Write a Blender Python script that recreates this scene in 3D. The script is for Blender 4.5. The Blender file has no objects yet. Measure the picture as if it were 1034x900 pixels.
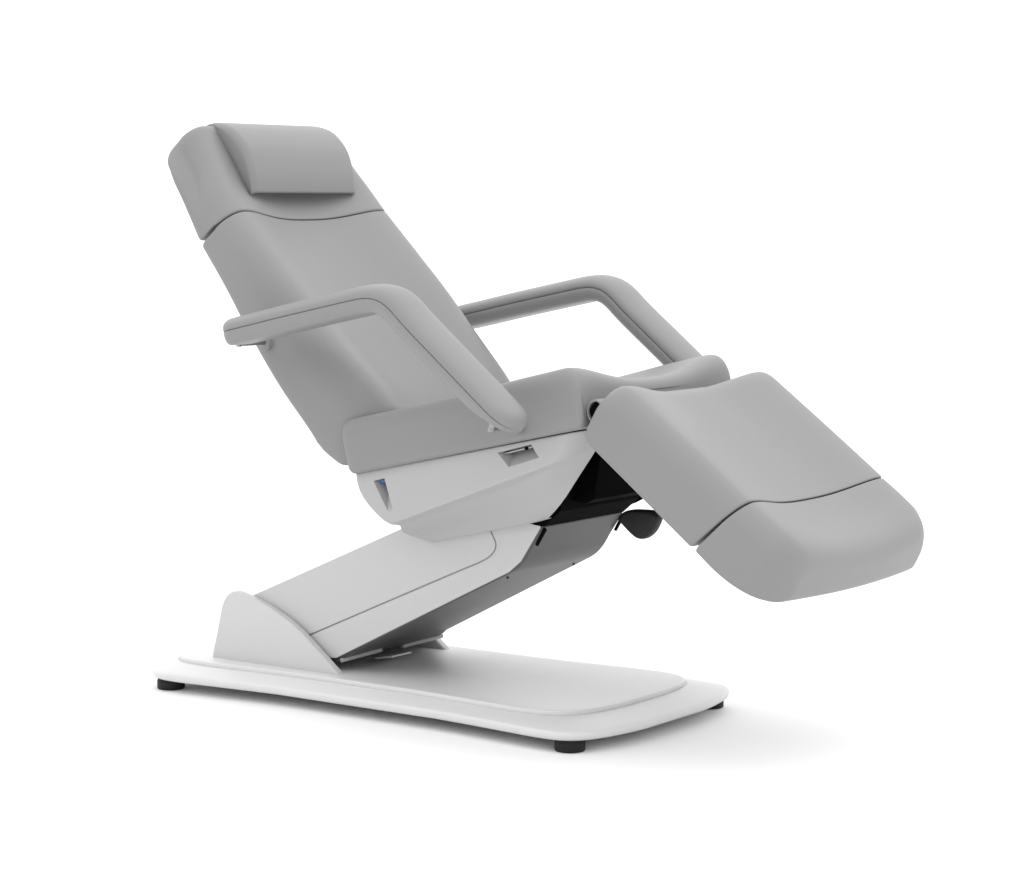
import bpy, bmesh, math
import numpy as np
from mathutils import Vector, Matrix

# ------------------------------------------------------------------ camera, light, exposure
scene = bpy.context.scene
COL = scene.collection

cam_data = bpy.data.cameras.new("camera")
cam_data.sensor_width = 36.0
cam_data.lens = 87.42
cam_data.clip_start = 0.1
cam_data.clip_end = 500.0
cam = bpy.data.objects.new("camera", cam_data)
cam.location = (3.8191083, -4.934486, 1.25)
cam.rotation_euler = (math.radians(90.0 - 5.5501), 0.0, math.radians(35.9414))
COL.objects.link(cam)
scene.camera = cam

# white photo studio: bright white behind and above, dimmer on the camera's side
SKY_TOP = 1.64
SKY_BACK = 1.42
SKY_FRONT = 0.38
world = bpy.data.worlds.new("World")
scene.world = world
world.use_nodes = True
wn, wl = world.node_tree.nodes, world.node_tree.links
wn.clear()
w_out = wn.new("ShaderNodeOutputWorld")
w_bg = wn.new("ShaderNodeBackground")
w_tc = wn.new("ShaderNodeTexCoord")
w_dot = wn.new("ShaderNodeVectorMath"); w_dot.operation = 'DOT_PRODUCT'
w_dot.inputs[1].default_value = (-0.587, 0.810, 0.0)
w_rng = wn.new("ShaderNodeMapRange"); w_rng.interpolation_type = 'SMOOTHSTEP'
w_rng.inputs['From Min'].default_value = -0.75
w_rng.inputs['From Max'].default_value = 0.70
w_rng.inputs['To Min'].default_value = SKY_FRONT
w_rng.inputs['To Max'].default_value = SKY_BACK
w_sep = wn.new("ShaderNodeSeparateXYZ")
w_up = wn.new("ShaderNodeMapRange"); w_up.interpolation_type = 'SMOOTHSTEP'
w_up.inputs['From Min'].default_value = 0.12
w_up.inputs['From Max'].default_value = 0.60
w_mix = wn.new("ShaderNodeMix"); w_mix.data_type = 'FLOAT'
w_mix.inputs[3].default_value = SKY_TOP
wl.new(w_tc.outputs['Generated'], w_dot.inputs[0])
wl.new(w_tc.outputs['Generated'], w_sep.inputs[0])
wl.new(w_dot.outputs['Value'], w_rng.inputs['Value'])
wl.new(w_sep.outputs['Z'], w_up.inputs['Value'])
wl.new(w_up.outputs['Result'], w_mix.inputs[0])
wl.new(w_rng.outputs['Result'], w_mix.inputs[2])
wl.new(w_mix.outputs[0], w_bg.inputs['Strength'])
w_bg.inputs['Color'].default_value = (1, 1, 1, 1)
wl.new(w_bg.outputs[0], w_out.inputs['Surface'])

# one overhead softbox
KEY = 14.0
key_data = bpy.data.lights.new("softbox", 'AREA')
key_data.shape = 'RECTANGLE'
key_data.size = 3.2
key_data.size_y = 2.4
key_data.energy = KEY
key = bpy.data.objects.new("softbox", key_data)
key.location = (0.9, 0.4, 4.2)
key.rotation_euler = (Vector((0.1, 0.0, 0.5)) - Vector(key.location)).to_track_quat('-Z', 'Y').to_euler()
COL.objects.link(key)

scene.view_settings.view_transform = 'Standard'
scene.view_settings.look = 'None'
scene.view_settings.exposure = 0.0
scene.view_settings.gamma = 1.0

# ------------------------------------------------------------------ materials
def material(name, color, rough=0.5, spec=0.5, metallic=0.0, bump=None, mottle=0.0, coat=0.0):
    m = bpy.data.materials.new(name)
    m.use_nodes = True
    nt = m.node_tree
    b = nt.nodes["Principled BSDF"]
    b.inputs['Base Color'].default_value = (*color, 1)
    b.inputs['Roughness'].default_value = rough
    b.inputs['Specular IOR Level'].default_value = spec
    b.inputs['Metallic'].default_value = metallic
    b.inputs['Coat Weight'].default_value = coat
    tc = nt.nodes.new("ShaderNodeTexCoord")
    if mottle:
        nz = nt.nodes.new("ShaderNodeTexNoise")
        nz.inputs['Scale'].default_value = 6.0
        nz.inputs['Detail'].default_value = 4.0
        rp = nt.nodes.new("ShaderNodeMapRange")
        rp.inputs['To Min'].default_value = rough - mottle
        rp.inputs['To Max'].default_value = rough + mottle
        nt.links.new(tc.outputs['Object'], nz.inputs['Vector'])
        nt.links.new(nz.outputs['Fac'], rp.inputs['Value'])
        nt.links.new(rp.outputs['Result'], b.inputs['Roughness'])
    if bump:
        scale, strength, dist = bump
        nz = nt.nodes.new("ShaderNodeTexNoise")
        nz.inputs['Scale'].default_value = scale
        nz.inputs['Detail'].default_value = 3.0
        bp = nt.nodes.new("ShaderNodeBump")
        bp.inputs['Strength'].default_value = strength
        bp.inputs['Distance'].default_value = dist
        nt.links.new(tc.outputs['Object'], nz.inputs['Vector'])
        nt.links.new(nz.outputs['Fac'], bp.inputs['Height'])
        nt.links.new(bp.outputs['Normal'], b.inputs['Normal'])
    return m

LEATHER = material("grey_upholstery", (0.256, 0.256, 0.256), 0.48, 0.35, bump=(900, 0.05, 0.0004), mottle=0.03)
WHITE = material("white_plastic", (0.69, 0.69, 0.69), 0.38, 0.4, mottle=0.03)
SHELL = material("light_grey_plastic", (0.43, 0.43, 0.43), 0.42, 0.4, mottle=0.03)
ARM = material("pale_grey_plastic", (0.54, 0.54, 0.54), 0.40, 0.4, mottle=0.03)
PALE = material("off_white_plastic", (0.585, 0.585, 0.585), 0.40, 0.4, mottle=0.03)
SHADED_COVER = material("shade_darkened_plastic", (0.095, 0.095, 0.095), 0.45, 0.3, mottle=0.03)  # shade under the lift arm is put into this base colour
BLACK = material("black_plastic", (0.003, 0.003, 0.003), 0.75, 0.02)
LEVER = material("charcoal_rubber", (0.022, 0.022, 0.023), 0.55, 0.25)
RUBBER = material("black_rubber", (0.012, 0.012, 0.012), 0.6, 0.3)
METAL = material("satin_steel", (0.36, 0.36, 0.36), 0.3, 0.5, metallic=1.0)
BLUE = material("blue_plastic", (0.01, 0.16, 0.50), 0.35, 0.5)
FLOOR = material("white_floor", (0.925, 0.925, 0.925), 0.85, 0.1)

# ------------------------------------------------------------------ helpers
def finish(name, bm, mat, parent=None, angle=35.0, bevel=None, cutters=(), weighted=True, mat2=None):
    bmesh.ops.recalc_face_normals(bm, faces=bm.faces)
    me = bpy.data.meshes.new(name)
    bm.to_mesh(me); bm.free()
    me.materials.append(mat)
    if mat2: me.materials.append(mat2)
    o = bpy.data.objects.new(name, me)
    COL.objects.link(o)
    if bevel:
        md = o.modifiers.new("bevel", 'BEVEL')
        md.width = bevel[0]; md.segments = bevel[1]
        md.limit_method = 'ANGLE'; md.angle_limit = math.radians(bevel[2] if len(bevel) > 2 else 20)
        md.use_clamp_overlap = True
    for c in cutters:
        md = o.modifiers.new("cut", 'BOOLEAN')
        md.operation = 'DIFFERENCE'; md.solver = 'EXACT'; md.object = c
    if bevel or cutters:
        bpy.context.view_layer.update()
        dg = bpy.context.evaluated_depsgraph_get()
        new = bpy.data.meshes.new_from_object(o.evaluated_get(dg))
        o.modifiers.clear()
        o.data = new
        bpy.data.meshes.remove(me)
        new.name = name
        me = new
    for p in me.polygons:
        p.use_smooth = True
    me.set_sharp_from_angle(angle=math.radians(angle))
    if weighted and (bevel or cutters):
        md = o.modifiers.new("normals", 'WEIGHTED_NORMAL'); md.keep_sharp = True
    if parent:
        o.parent = parent
    return o

def prism_bm(poly, y0, y1, bm=None):
    bm = bm or bmesh.new()
    a = [bm.verts.new((x, y0, z)) for x, z in poly]
    b = [bm.verts.new((x, y1, z)) for x, z in poly]
    n = len(poly)
    bm.faces.new(a); bm.faces.new(b[::-1])
    for i in range(n):
        bm.faces.new((a[i], b[i], b[(i+1) % n], a[(i+1) % n]))
    return bm

def cyl_bm(p0, p1, r, seg=32, bm=None, r1=None):
    bm = bm or bmesh.new()
    p0, p1 = Vector(p0), Vector(p1)
    q = (p1-p0).to_track_quat('Z', 'Y')
    r1 = r if r1 is None else r1
    A, B = [], []
    for i in range(seg):
        t = 2*math.pi*i/seg
        d = q @ Vector((math.cos(t), math.sin(t), 0))
        A.append(bm.verts.new(p0+d*r)); B.append(bm.verts.new(p1+d*r1))
    bm.faces.new(A[::-1]); bm.faces.new(B)
    for i in range(seg):
        j = (i+1) % seg
        bm.faces.new((A[i], A[j], B[j], B[i]))
    return bm

def loft(rings, closed=True, bm=None):
    bm = bm or bmesh.new()
    V = [[bm.verts.new(p) for p in r] for r in rings]
    n = len(rings[0])
    for a, b in zip(V[:-1], V[1:]):
        for i in range(n):
            j = (i+1) % n
            bm.faces.new((a[i], a[j], b[j], b[i]))
    if closed:
        bm.faces.new(V[0][::-1]); bm.faces.new(V[-1])
    return bm

def bez(p0, p1, p2, n):
    return [((1-t)**2)*p0 + 2*(1-t)*t*p1 + t*t*p2 for t in np.linspace(0, 1, n)]

def catmull(pts, n):
    """n points, evenly spaced along the length of a centripetal-ish spline through pts."""
    P = [np.array(p, float) for p in pts]
    if len(P) == 2:
        return [P[0]+(P[1]-P[0])*t for t in np.linspace(0, 1, n)]
    P = [2*P[0]-P[1]] + P + [2*P[-1]-P[-2]]
    out = []
    for i in range(1, len(P)-2):
        d0 = np.linalg.norm(P[i]-P[i-1])**.5; d1 = np.linalg.norm(P[i+1]-P[i])**.5; d2 = np.linalg.norm(P[i+2]-P[i+1])**.5
        m1 = (P[i+1]-P[i]) + d1*((P[i]-P[i-1])/d0 - (P[i+1]-P[i-1])/(d0+d1))
        m2 = (P[i+1]-P[i]) + d1*((P[i+2]-P[i+1])/d2 - (P[i+2]-P[i])/(d1+d2))
        for t in np.linspace(0, 1, 40, endpoint=False):
            out.append((2*t**3-3*t*t+1)*P[i]+(t**3-2*t*t+t)*m1+(-2*t**3+3*t*t)*P[i+1]+(t**3-t*t)*m2)
    out.append(P[-2])
    out = np.array(out)
    s = np.concatenate([[0], np.cumsum(np.linalg.norm(np.diff(out, axis=0), axis=1))])
    u = np.linspace(0, s[-1], n)
    return [np.array([np.interp(v, s, out[:, k]) for k in range(out.shape[1])]) for v in u]

NF, NA, NB = 4, 9, 28   # samples on an end face, round a corner, along the body

def side_path(m0, A, mids, Z, m1, rA, rZ):
    m0, A, Z, m1 = [np.array(p, float) for p in (m0, A, Z, m1)]
    mids = [np.array(p, float) for p in mids]
    u = lambda v: v/np.linalg.norm(v)
    nA = mids[0] if mids else Z
    nZ = mids[-1] if mids else A
    a0, a1 = A-u(A-m0)*rA, A+u(nA-A)*rA
    z0, z1 = Z-u(Z-nZ)*rZ, Z+u(m1-Z)*rZ
    out = [m0+(a0-m0)*t for t in np.linspace(0.05, 1, NF)]
    out += bez(a0, A, a1, NA)[1:]
    out += catmull([a1]+mids+[z0], NB)[1:]
    out += bez(z0, Z, z1, NA)[1:]
    out += [z1+(m1-z1)*t for t in np.linspace(0, 0.95, NF)][1:]
    return out

def inset_profile(rA, rZ):
    out = [rA]*NF
    out += [rA*(1-math.sin(math.pi/2*k/(NA-1))) for k in range(1, NA)]
    out += [0.0]*(NB-1)
    out += [rZ*(1-math.cos(math.pi/2*k/(NA-1))) for k in range(1, NA)]
    out += [rZ]*(NF-1)
    return out

def section(w_b, w_t, h, rb, rcx, rcz, dip, dexp=2.0):
    """half loop (y, n) from the bottom centre up the side and over the dished top, mirrored to a full loop"""
    rb = min(rb, 0.4*h); rcz = min(rcz, 0.55*h)
    half = []
    for t in np.linspace(0, 1, 7)[:-1]:
        half.append(((w_b-rb)*t, 0.0))
    for a in np.linspace(0, math.pi/2, 6):
        half.append((w_b-rb+rb*math.sin(a), rb-rb*math.cos(a)))
    ys = w_t
    for t in np.linspace(0, 1, 6)[1:-1]:
        half.append((w_b+(ys-w_b)*t, rb+(h-rcz-rb)*t))
    yc = ys-rcx
    for a in np.linspace(0, math.pi/2, 13):
        half.append((yc+rcx*math.cos(a), h-rcz+rcz*math.sin(a)))
    for t in np.linspace(1, 0, 25)[1:]:
        half.append((yc*t, h-dip*(1-t**2.6)**dexp))
    full = half + [(-y, n) for y, n in half[-2:0:-1]]
    return full

def cushion(name, parent, start, end, top, bot, w_b, w_t, rA=0.012, rZ=0.012, insA=0.01, insZ=0.01,
            rb=0.014, rcx=0.03, rcz=0.055, dip=0.03, bulge=(0.0, 0.0), rTA=None, rTZ=None, mat=None):
    """start/end: mid points of the end faces; top/bot: (corner A, mids, corner Z); w_*: (fraction, half width) lists"""
    start = tuple((np.array(top[0])+np.array(bot[0]))/2)
    end = tuple((np.array(top[2])+np.array(bot[2]))/2)
    T = side_path(start, top[0], top[1], top[2], end, rTA or rA, rTZ or rZ)
    B = side_path(start, bot[0], bot[1], bot[2], end, rA, rZ)
    ins = inset_profile(insA, insZ)
    s, e = np.array(start, float), np.array(end, float)
    ax = (e-s); L = np.linalg.norm(ax); ax /= L
    interp = lambda lst, f: float(np.interp(f, [q[0] for q in smooth[id(lst)]], [q[1] for q in smooth[id(lst)]]))
    smooth = {}
    for lst in (w_b, w_t, dip if isinstance(dip, list) else []):
        if lst:
            smooth[id(lst)] = [tuple(p) for p in catmull(lst, 60)]
    hs = [np.linalg.norm(t-b) for t, b in zip(T, B)]
    rings = []
    for i, (t, b) in enumerate(zip(T, B)):
        f = float(np.dot((t+b)/2-s, ax)/L)
        f = min(1, max(0, f))
        h = hs[i]
        hn = hs[NF+NA-1] if i < NF+NA-1 else (hs[-(NF+NA-1)] if i > len(T)-(NF+NA-1) else h)
        d = interp(dip, f) if isinstance(dip, list) else dip
        d *= min(1.0, h/hn)
        nd = (t-b)/h
        wb, wt = interp(w_b, f)-ins[i], interp(w_t, f)-ins[i]
        sc = min(1.0, h/hn)
        wb2, wt2 = wb, wb+(wt-wb)*sc
        ring = []
        for y, n in section(wb2, wt2, h, rb*sc, rcx, rcz*sc, d):
            p = b+nd*n
            k = (1-min(1, (y/max(wb, wt))**2))
            off = bulge[1]*k*max(0, (f-0.4)/0.6)**2 - bulge[0]*k*max(0, (0.6-f)/0.6)**2
            p = p+ax*off
            ring.append((p[0], y, p[1]))
        rings.append(ring)
    for ring, (t, b) in ((rings[0], (T[0], B[0])), (rings[-1], (T[-1], B[-1]))):
        m = (np.array(t)+np.array(b))/2
        L_ = np.array([(p[0], p[2]) for p in ring])
        d0 = np.array(t)-np.array(b); d0 /= np.linalg.norm(d0)
        for q, p in enumerate(ring):
            pz = np.array((p[0], p[2])); pz = pz-d0*np.dot(pz-m, d0)
            ring[q] = (pz[0], p[1], pz[1])
    return finish(name, loft(rings, closed=False), mat or LEATHER, parent, angle=60)

def empty(name, loc):
    o = bpy.data.objects.new(name, None)
    o.location = loc
    o.empty_display_size = 0.1
    COL.objects.link(o)
    return o

# ------------------------------------------------------------------ the setting
bm = bmesh.new()
S = 120.0
bm.faces.new([bm.verts.new(p) for p in ((-S, -S, 0), (S, -S, 0), (S, S, 0), (-S, S, 0))])
floor = finish("floor", bm, FLOOR)
floor["kind"] = "structure"
floor["label"] = "seamless white studio floor under the grey treatment chair"
floor["category"] = "floor"

# ------------------------------------------------------------------ the chair
chair = empty("treatment_chair", (0, 0, 0))
chair["label"] = "grey padded reclining treatment chair on a white plastic pedestal with curved armrests"
chair["category"] = "treatment chair"

# ---- base
def base_ring(d, z, n=None, count=240, hw0=0.322, hw1=0.052, xe0=0.732, xe1=0.036):
    out = []
    k = min(1, max(0, (d-.010)/.045)) if z > .045 else 0
    n = n or 8.0-2.0*k
    xe0 = xe0-.008*k
    shift = -.030*k
    for i in range(count):
        t = 2*math.pi*(i+0.5)/count
        c, s = math.cos(t), math.sin(t)
        sx = math.copysign(abs(c)**(2/n), c); sy = math.copysign(abs(s)**(2/n), s)
        x = sx*(xe0-d)
        hw = hw0+hw1*(x/0.62)**2-d
        y = sy*hw
        x = x-math.copysign(1, sx)*abs(sx)**6*xe1*(y/0.30)**2
        out.append((x+shift, y, z))
    return out
base = finish("base", loft([base_ring(*a) for a in (
    (.040, .028), (.024, .028), (.016, .0285), (.008, .030), (.003, .0335), (.0005, .038), (0, .0455), (.001, .0490), (.0035, .0512), (.008, .0530),
    (.030, .0600), (.048, .0662), (.0525, .0678), (.0540, .0676), (.0546, .0655), (.0600, .0650))]), WHITE, chair, angle=50)
deck = finish("deck_cover", loft([base_ring(d, z) for d, z in (
    (.0572, .0645), (.0572, .0755), (.0577, .0772), (.0592, .0783), (.0625, .0787), (.0900, .0788))]), WHITE, base, angle=50)
for sx in (-1, 1):
    for sy in (-1, 1):
        x, y = sx*0.628, sy*0.306
        rings = []
        for r, z in ((.030, 0.0), (.0345, .0012), (.036, .004), (.036, .022), (.0345, .0228), (.0345, .0305), (.010, .0305)):
            rings.append([(x+r*math.cos(2*math.pi*i/48), y+r*math.sin(2*math.pi*i/48), z) for i in range(48)])
        finish("foot", loft(rings), RUBBER, base, angle=40)

# ---- the two pivot cheeks that carry the lift arm
ear = [(-.556, .073), (-.540, .135), (-.522, .205)]
ear += [tuple(p) for p in bez(np.array((-.522, .205)), np.array((-.507, .262)), np.array((-.462, .2585)), 9)[1:]]
ear += [tuple(p) for p in catmull([(-.462, .2585), (-.41, .246), (-.35, .226), (-.268, .186), (-.196, .134), (-.118, .073)], 24)[1:]]
for sy in (-1, 1):
    finish("pivot_cheek", prism_bm(ear, sy*0.231, sy*0.206), PALE, base, bevel=(.006, 4, 40), angle=40)
# cross piece between the cheeks, at the back
finish("pivot_housing", prism_bm([(-.545, .073), (-.525, .19), (-.49, .238), (-.44, .238), (-.40, .19), (-.38, .085), (-.38, .073)], -.2055, .2055), WHITE, base, bevel=(.006, 3, 30))

# ---- lift arm
def arm_w(x):
    return 0.203+(0.170-0.203)*min(1.1, max(-0.2, (x+0.28)/0.73))
def taper(bm, w0):
    for v in bm.verts:
        v.co.y *= arm_w(v.co.x)/w0
    return bm
arm_profile = [(-.47, .232), (-.435, .249), (.020, .4475), (.250, .548), (.400, .540), (.452, .489), (.416, .434), (.394, .4),
               (.350, .3735), (-.160, .118), (-.30, .10), (-.45, .10)]
lift = finish("lift_arm", taper(prism_bm(arm_profile, -.196, .196), .203), ARM, chair, bevel=(.004, 2, 15))
# side plates: a panel and its surround with a thin gap between them
def rounded(poly, rad, n=8):
    out = []
    P = [np.array(p, float) for p in poly]
    for i, p in enumerate(P):
        a, b, r = P[i-1], P[(i+1) % len(P)], rad[i]
        if r <= 0:
            out.append(tuple(p)); continue
        ua = (a-p)/np.linalg.norm(a-p); ub = (b-p)/np.linalg.norm(b-p)
        out += [tuple(q) for q in bez(p+ua*r, p, p+ub*r, n)]
    return out
G = .0018
pan_end = rounded([(-.44, .0800), (.333, .4145), (.300, .475), (.262, .553)], [0, .045, 0, 0], 12)
panel_low = [(-.438, .0812), (.316, .4075)]
# panel edge line (lower) and rounded upper corner, measured on the arm's side
edge = [(-.34, .1236), (-.24, .166), (.0, .2715), (.20, .359), (.270, .3890)]
edge += [tuple(p) for p in bez(np.array((.270, .389)), np.array((.333, .4165)), np.array((.318, .448)), 12)[1:]]
edge += [(.300, .480), (.272, .535)]
def offset(line, d):
    P = np.array(line); T = np.gradient(P, axis=0); T /= np.linalg.norm(T, axis=1)[:, None]
    N = np.stack([-T[:, 1], T[:, 0]], axis=1)
    return [tuple(p) for p in P+N*d]
up = offset(edge, G); dn = offset(edge, -G)
panel = up + [(.18, .517), (.020, .4475-.002), (-.433, .247), (-.42, .16)]
surround = [(-.355, .104), (-.30, .103), (-.162, .1135), (.358, .3735), (.392, .402), (.414, .4355), (.449, .4885), (.40, .536), (.29, .545)] + dn[::-1]
for sy in (-1, 1):
    finish("side_panel", taper(prism_bm(panel, sy*.190, sy*.203), .203), ARM, lift, bevel=(.0012, 2, 30))
    finish("side_surround", taper(prism_bm(surround, sy*.190, sy*.203), .203), ARM, lift, bevel=(.0012, 2, 30))
# cover under the arm and up its front end, its grey darkened to imitate shade
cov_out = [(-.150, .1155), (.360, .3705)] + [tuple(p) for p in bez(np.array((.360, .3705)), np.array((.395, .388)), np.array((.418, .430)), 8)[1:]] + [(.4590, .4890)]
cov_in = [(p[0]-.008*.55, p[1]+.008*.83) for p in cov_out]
finish("under_cover", taper(prism_bm(cov_out+cov_in[::-1], -.1995, .1995), .203), SHADED_COVER, lift, bevel=(.002, 2, 40))
for sy in (-1, 1):
    w = arm_w(.44)
    finish("slot_dark_strip", prism_bm([(.434, .4465), (.4385, .4430), (.4635, .4830), (.457, .4885)], sy*(w-.006), sy*(w+.0012)), BLACK, lift)  # black strip stands in for the dark slot beside the cover
for p, y in (((.329, .3565), -.140), ((.329, .3565), .140)):
    finish("cover_screw", cyl_bm((p[0], y, p[1]), (p[0]+.003, y, p[1]-.0045), .0030, 14), LEVER, lift)
# rear of the underside: dark plate for a shaded recess, tie rods, white tab for light through a gap
finish("recess_shade_plate", prism_bm([(-.185, .108), (-.125, .1365), (-.10, .1425), (-.115, .128), (-.17, .101)], -.185, .185), SHADED_COVER, lift)  # solid plate, the shade of a recess put into its colour
for y0, y1 in ((-.190, -.060), (.055, .195)):
    bmx = cyl_bm((-.150, y0, .108), (-.128, y1, .118), .006, 12)
    finish("tie_rod", bmx, SHELL, lift)
finish("gap_light_tab", prism_bm([(-.160, .092), (-.105, .102), (-.103, .098), (-.158, .088)], -.045, .035), WHITE, lift)  # white tab stands in for light coming through a gap

# ---- seat shell
def shell_mesh():
    """a grid of rows (top edge, ridge, ledge, lower facet, bottom edge) by columns (rear, along the side, round the front
    corner to the open front), mirrored and closed by the rear, top, bottom and a deep black cavity at the front"""
    lerp = lambda a, b, t: np.array(a, float)+(np.array(b, float)-np.array(a, float))*t
    rows = []
    rear_up = catmull([(.004, .318, .601), (.012, .320, .572), (.030, .320, .542), (.084, .318, .4960), (.110, .316, .4840)], 9)
    front_up = [lerp((.664, .320, .741), (.622, .318, .673), t) for t in np.linspace(0, 1, 9)]
    open_up = catmull([(.702, .236, .746), (.676, .236, .716), (.652, .236, .689)], 9)
    for a, b, c in zip(rear_up, front_up, open_up):
        rows.append((a, b, c))
    NL = 10
    rear_lo = catmull([(.118, .292, .4808), (.104, .262, .4600), (.108, .220, .4430), (.145, .198, .4305)], NL)
    front_lo = [lerp((.614, .292, .6660), (.447, .198, .5015), t) for t in np.linspace(0, 1, NL)]
    open_lo = catmull([(.644, .232, .6800), (.604, .230, .6270), (.558, .222, .5700), (.520, .208, .5360), (.484, .186, .5140)], NL)
    for a, b, c in zip(rear_lo, front_lo, open_lo):
        rows.append((a, b, c))
    bm = bmesh.new()
    G_ = []
    for a, b, c in rows:
        a, b, c = map(np.array, (a, b, c))
        L = np.linalg.norm(b-a)
        d = b-(b-a)/L*.055
        pts = [a+(d-a)*t for t in np.linspace(0, 1, 14)] + bez(d, b, c, 12)[1:]
        G_.append(pts)
    nr, nc = len(G_), len(G_[0])
    N = [[bm.verts.new((p[0], -p[1], p[2])) for p in r] for r in G_]
    M = [[bm.verts.new((p[0], p[1], p[2])) for p in r] for r in G_]
    for X in (N, M):
        for i in range(nr-1):
            for j in range(nc-1):
                bm.faces.new((X[i][j], X[i][j+1], X[i+1][j+1], X[i+1][j]))
    for i in range(nr-1):
        bm.faces.new((N[i][0], M[i][0], M[i+1][0], N[i+1][0]))
    for j in range(nc-1):
        bm.faces.new((N[0][j], N[0][j+1], M[0][j+1], M[0][j]))
        bm.faces.new((N[-1][j], N[-1][j+1], M[-1][j+1], M[-1][j]))
    IN, IM = [], []
    for i in range(nr):
        q = lerp((.50, .0, .690), (.40, .0, .520), i/(nr-1)); y = G_[i][-1][1]-.006
        IN.append(bm.verts.new((q[0], -y, q[2]))); IM.append(bm.verts.new((q[0], y, q[2])))
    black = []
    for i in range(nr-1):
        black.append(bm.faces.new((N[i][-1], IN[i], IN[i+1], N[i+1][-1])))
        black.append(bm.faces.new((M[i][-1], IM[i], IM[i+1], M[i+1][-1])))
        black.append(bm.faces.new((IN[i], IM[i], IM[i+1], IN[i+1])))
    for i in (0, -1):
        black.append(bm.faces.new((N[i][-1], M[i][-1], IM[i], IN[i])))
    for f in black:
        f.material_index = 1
    return bm
def wedge(outer, inner, y_out, y_in):
    """cutter: outer polygon at y_out, inner polygon at the depths y_in"""
    bm = bmesh.new()
    a = [bm.verts.new((x, y_out, z)) for x, z in outer]
    b = [bm.verts.new((x, y, z)) for (x, z), y in zip(inner, y_in)]
    n = len(a)
    bm.faces.new(a); bm.faces.new(b[::-1])
    for i in range(n):
        bm.faces.new((a[i], b[i], b[(i+1) % n], a[(i+1) % n]))
    bmesh.ops.triangulate(bm, faces=bm.faces)
    return finish("cutter", bm, SHELL)
cut1 = wedge([(.427, .676), (.527, .702), (.549, .672), (.463, .6455)], [(.452, .6815), (.527, .701), (.549, .6725), (.464, .6455)],
             -.330, [-.275, -.275, -.318, -.3185])
cut2 = wedge([(.060, .587), (.096, .596), (.119, .527), (.114, .514), (.100, .521)], [(.072, .5895), (.0955, .5955), (.119, .528), (.114, .514), (.104, .519)],
             -.332, [-.272, -.272, -.310, -.319, -.318])
shell = finish("seat_shell", shell_mesh(), SHELL, chair, bevel=(.0040, 3, 33), cutters=(cut1, cut2), angle=34, mat2=BLACK)
for c in (cut1, cut2):
    bpy.data.objects.remove(c)
latch = finish("latch_bar", prism_bm([(.440, .676), (.520, .6965), (.521, .6925), (.441, .672)], -.306, -.296), METAL, shell, bevel=(.001, 2, 30))
finish("latch_screw", cyl_bm((.505, -.309, .6905), (.505, -.305, .6905), .004, 16), BLACK, latch)
finish("socket", prism_bm([(.0765, .5895), (.0925, .5935), (.094, .585), (.078, .582)], -.309, -.285), BLUE, shell, bevel=(.0015, 2, 30))

# ---- black mechanism below the seat
mech = finish("mechanism_housing", prism_bm([(.40, .620), (.50, .553), (.552, .548), (.575, .560), (.600, .700), (.60, .715), (.45, .69)], -.132, .132), BLACK, chair, bevel=(.003, 2, 30))
finish("scissor_block", prism_bm([(.30, .49), (.420, .492), (.4575, .4905), (.476, .506), (.505, .530), (.53, .60), (.30, .60)], -.1715, .1715), BLACK, mech, bevel=(.003, 2, 30))
# leg rest hinge sleeve seen end-on beside the seat front
def tube_bm(c, r0, r1, y0, y1, seg=40):
    bm = bmesh.new()
    L = []
    for r, y in ((r0, y0), (r0, y1), (r1, y1), (r1, y0)):
        L.append([bm.verts.new((c[0]+r*math.cos(2*math.pi*i/seg), y, c[1]+r*1.25*math.sin(2*math.pi*i/seg))) for i in range(seg)])
    for k in range(4):
        a, b = L[k], L[(k+1) % 4]
        for i in range(seg):
            j = (i+1) % seg
            bm.faces.new((a[i], a[j], b[j], b[i]))
    return bm
hs = finish("hinge_sleeve", tube_bm((.704, .785), .0225, .0185, -.320, .320), LEATHER, chair, bevel=(.002, 2, 40))
finish("hinge_core", cyl_bm((.704, -.314, .785), (.704, .314, .785), .0183, 32), BLACK, hs)
# lever
lev_pts = [(.528, .492), (.536, .505), (.556, .5155), (.600, .5195), (.630, .518), (.645, .507), (.642, .494), (.626, .466), (.605, .4505), (.588, .449), (.570, .458)]
lev = catmull(lev_pts+[lev_pts[0]], 49)[:-1]
cx, cz = np.mean(lev, axis=0)
rings = []
for k, y in ((.70, -.020), (.88, -.0185), (.96, -.014), (1.0, -.007), (1.0, .007), (.96, .014), (.88, .0185), (.70, .020)):
    rings.append([(cx+(p[0]-cx)*k, .05+y, cz+(p[1]-cz)*k) for p in lev])
lever = finish("release_lever", loft(rings), LEVER, chair, angle=50)
finish("lever_stem", cyl_bm((.585, .05, .487), (.588, .12, .487), .008, 16), BLACK, lever)

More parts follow.
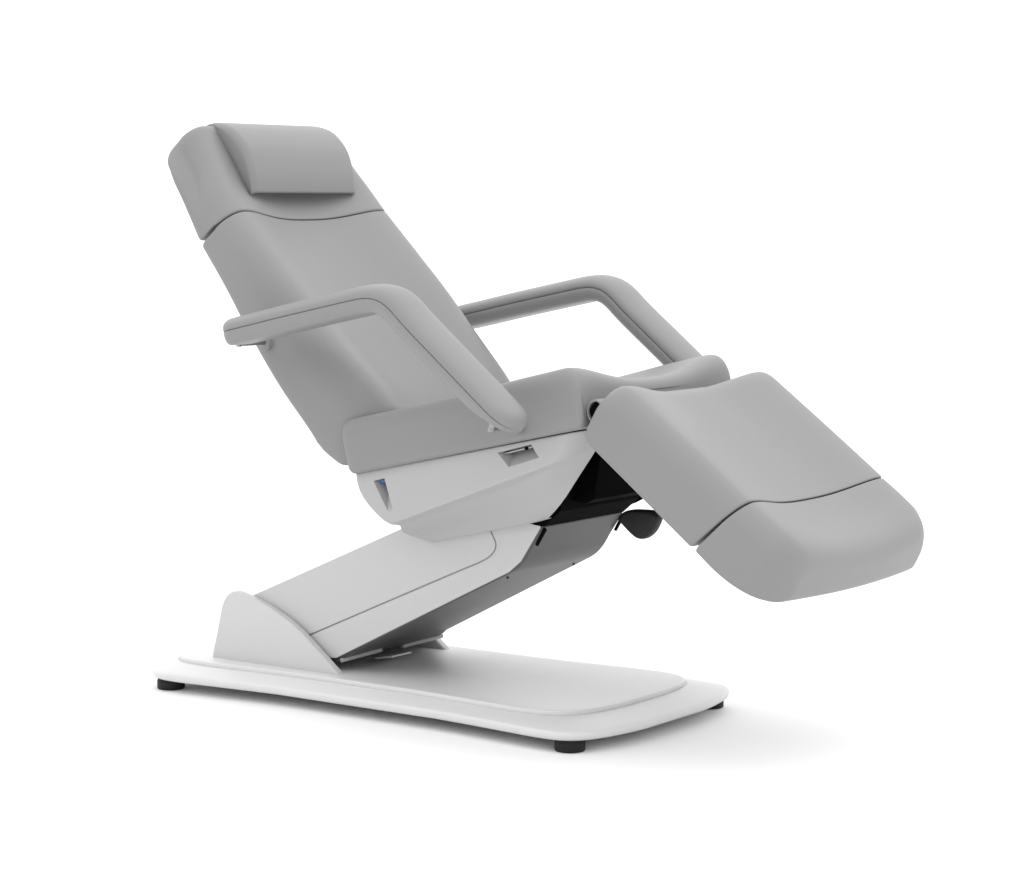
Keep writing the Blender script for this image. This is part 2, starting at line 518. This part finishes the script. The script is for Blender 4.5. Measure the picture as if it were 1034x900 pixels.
# ---- cushions
seat = cushion("seat", chair, None, None,
    ((-.036, .727), [(.262, .7915), (.398, .826), (.485, .8490), (.557, .866)], (.661, .8915)),
    ((-.002, .5980), [], (.682, .7470)),
    [(0, .338), (.5, .338), (1, .337)], [(0, .337), (.5, .336), (1, .334)],
    rA=.020, rTA=.024, rZ=.014, rTZ=.055, insA=.010, insZ=.012, dip=[(0, .03), (.5, .036), (1, .042)], rcx=.026, rcz=.045)
back = cushion("backrest", chair, None, None,
    ((.085, .745), [(.033, .806), (-.085, .921), (-.191, 1.035), (-.286, 1.130)], (-.3872, 1.2332)),
    ((-.040, .606), [(-.077, .628), (-.113, .656), (-.141, .696), (-.229, .805), (-.324, .931), (-.40, 1.041)], (-.4795, 1.1445)),
    [(0, .304), (.2, .323), (.4, .336), (.75, .338), (1, .337)], [(0, .304), (.2, .323), (.4, .336), (.75, .337), (1, .332)],
    rA=.03, rTA=.03, rZ=.010, rTZ=.006, insA=.02, insZ=.005, dip=[(0, .055), (.3, .057), (1, .037)], rcx=.062, rcz=.10)
head = cushion("headrest", chair, None, None,
    ((-.3880, 1.2353), [(-.44, 1.300), (-.495, 1.376)], (-.552, 1.453)),
    ((-.4855, 1.1545), [(-.545, 1.258), (-.592, 1.330)], (-.628, 1.366)),
    [(0, .337), (.5, .336), (.75, .334), (1, .316)], [(0, .330), (.3, .320), (.55, .303), (.8, .298), (1, .304)],
    rA=.010, rTA=.006, rZ=.045, rTZ=.026, insA=.005, insZ=.026, dip=[(0, .037), (.5, .034), (1, .010)], rcx=.060, rcz=.085, bulge=(0, .014))
leg = cushion("leg_rest", chair, None, None,
    ((.756, .866), [(.875, .778), (.985, .696)], (1.099, .6095)),
    ((.683, .727), [], (.974, .501)),
    [(0, .351), (.5, .351), (1, .351)], [(0, .349), (.5, .349), (1, .349)],
    rA=.03, rTA=.06, rZ=.010, rTZ=.006, insA=.016, insZ=.005, dip=[(0, .037), (.5, .039), (1, .037)], rcx=.050, rcz=.080)
foot = cushion("foot_rest", chair, None, None,
    ((1.1014, .6076), [(1.144, .577), (1.186, .545)], (1.236, .496)),
    ((.9815, .4960), [(1.034, .455), (1.085, .424), (1.130, .405)], (1.188, .390)),
    [(0, .351), (.5, .350), (.75, .340), (1, .300)], [(0, .349), (.5, .346), (.75, .340), (1, .312)],
    rA=.010, rTA=.006, rZ=.030, rTZ=.05, insA=.005, insZ=.016, dip=[(0, .037), (.5, .028), (1, .010)], rcx=.055, rcz=.075, bulge=(0, .016))

# ---- head pillow: a half-round bolster lying on the headrest
def pillow_bm():
    front = catmull([(-.586, 1.444), (-.566, 1.4560), (-.528, 1.4540), (-.486, 1.4380), (-.4440, 1.3980), (-.424, 1.350), (-.4165, 1.308), (-.4165, 1.284)], 30)
    tail = bez(front[-1], np.array((-.4165, 1.2770)), np.array((-.4250, 1.2772)), 6)[1:]
    b0, b1 = np.array((-.465, 1.2785)), np.array((-.602, 1.436))
    prof = np.array(front + tail + catmull([tail[-1], b0], 5)[1:] + catmull([b0, b1], 10)[1:] + catmull([b1, front[0]], 5)[1:-1])
    u = (b1-b0)/np.linalg.norm(b1-b0)
    rings = []
    W, R = .207, .018
    ys = [-W+R*(1-math.sin(a)) for a in np.linspace(math.pi/2, 0, 12)]
    ys = ys + list(np.linspace(-W+R, W-R, 9)[1:-1]) + [-y for y in ys[::-1]]
    foot_pt = b0+np.outer((prof-b0)@u, u)
    for y in ys:
        k = max(0.0, (abs(y)-(W-R))/R)
        f = 0.24*(1-math.sqrt(max(0.0, 1-k*k)))
        P = prof+(foot_pt-prof)*f
        ring = []
        for p, z in zip(P, prof[:, 1]):
            e = min(1.0, max(0.0, (.014-(z-1.277))/.014, (.016-(1.456-z))/.016))
            dist = abs((p[0]-b0[0])*u[1]-(p[1]-b0[1])*u[0])
            ring.append((p[0], y*(1-.060*max(0.0, 1-dist/.030)**1.5)*(1-.040*(1-math.sqrt(max(0.0, 1-e*e)))), p[1]))
        rings.append(ring)
    return loft(rings)
finish("pillow", pillow_bm(), LEATHER, chair, angle=60)

# ---- armrests
spine_pts = [(-.270, .9400), (-.166, .962), (-.072, .9825), (.047, 1.007), (.130, 1.0240), (.175, 1.0325), (.205, 1.0345), (.238, 1.0275), (.268, 1.008),
             (.298, .981), (.405, .8955), (.511, .811), (.590, .7485)]
NS = 110
dense = np.array(catmull(spine_pts, 600))
for _ in range(3):
    dense[6:-6] = sum(dense[6+k:len(dense)-6+k] for k in range(-6, 7))/13
sd = np.concatenate([[0], np.cumsum(np.linalg.norm(np.diff(dense, axis=0), axis=1))])
LS = sd[-1]
def end_spaced(n, k=14, r=.06):
    a = [r*(1-math.cos(math.pi/2*i/k)) for i in range(k)]
    return a + list(np.linspace(r, LS-r, n)) + [LS-v for v in a[::-1]]
ss = end_spaced(70)
def spine(s):
    p = np.array([np.interp(s, sd, dense[:, 0]), np.interp(s, sd, dense[:, 1])])
    q0 = np.array([np.interp(max(0, s-.03), sd, dense[:, 0]), np.interp(max(0, s-.03), sd, dense[:, 1])])
    q1 = np.array([np.interp(min(LS, s+.03), sd, dense[:, 0]), np.interp(min(LS, s+.03), sd, dense[:, 1])])
    t = (q1-q0)/np.linalg.norm(q1-q0)
    return p, np.array([-t[1], t[0]])
def shrink(s, r0, r1):
    v = 1.0
    if s < r0: v = max(1e-4, 1-((r0-s)/r0)**2.4)**(1/2.4)
    if LS-s < r1: v = min(v, max(1e-4, 1-((r1-(LS-s))/r1)**2.4)**(1/2.4))
    return v
def sweep(yc, sec, fade=False):
    rings = []
    for s in ss:
        p, n = spine(s)
        kw = shrink(s, .050, .072); kh = .35+.65*shrink(s, .030, .035)
        if fade:
            e = min(1, (LS-s)/.13); kh *= .45+.55*e*e*(3-2*e)
        rings.append([(p[0]+n[0]*b*kh, yc+a*kw, p[1]+n[1]*b*kh) for a, b in sec])
    return loft(rings)
HWA = .057
pad_sec = [(-HWA+.002, .0004)] + [(-HWA, .0032)]
for a in np.linspace(math.pi, 0, 41)[1:-1]:
    c, s_ = math.cos(a), math.sin(a)
    pad_sec.append((math.copysign(abs(c)**(2/2.3), c)*HWA, .0032+abs(s_)**(2/2.3)*.0290))
pad_sec += [(HWA, .0032), (HWA-.002, .0004)]
rail_half = [(.0520, .0040), (.0530, -.0006), (.0558, -.0010), (.0570, -.0028), (.0565, -.012), (.0540, -.021), (.0495, -.028), (.0440, -.0325), (.0360, -.0348), (.018, -.0352)]
rail_sec = rail_half + [(-a, b) for a, b in rail_half[::-1]]
for sy in (-1, 1):
    yc = sy*.453
    arm_e = finish("armrest", sweep(yc, pad_sec), LEATHER, chair, angle=60)
    finish("under_rail", sweep(yc, rail_sec, True), LEATHER, arm_e, angle=50)
    for px, pz in ((-.254, .9105), (.505, .744)):
        finish("hinge_pin", cyl_bm((px, sy*.450, pz), (px, sy*.333, pz), .0050, 20), METAL, arm_e)
        bmx = cyl_bm((px, sy*.352, pz-.004), (px, sy*.322, pz-.004), .0150, 28)
        finish("pivot_boss", bmx, SHADED_COVER if False else LEATHER, arm_e, bevel=(.002, 2, 40))
    # mounting blocks between pin and rail
    for (px, pz), (qx, qz) in (((-.254, .9105), (-.250, .930)), ((.505, .744), (.515, .772))):
        finish("pin_bracket", prism_bm([(px-.006, pz-.0055), (px+.006, pz-.0055), (qx+.007, qz), (qx-.007, qz)], sy*.442, sy*.449), METAL, arm_e, bevel=(.001, 2, 40))
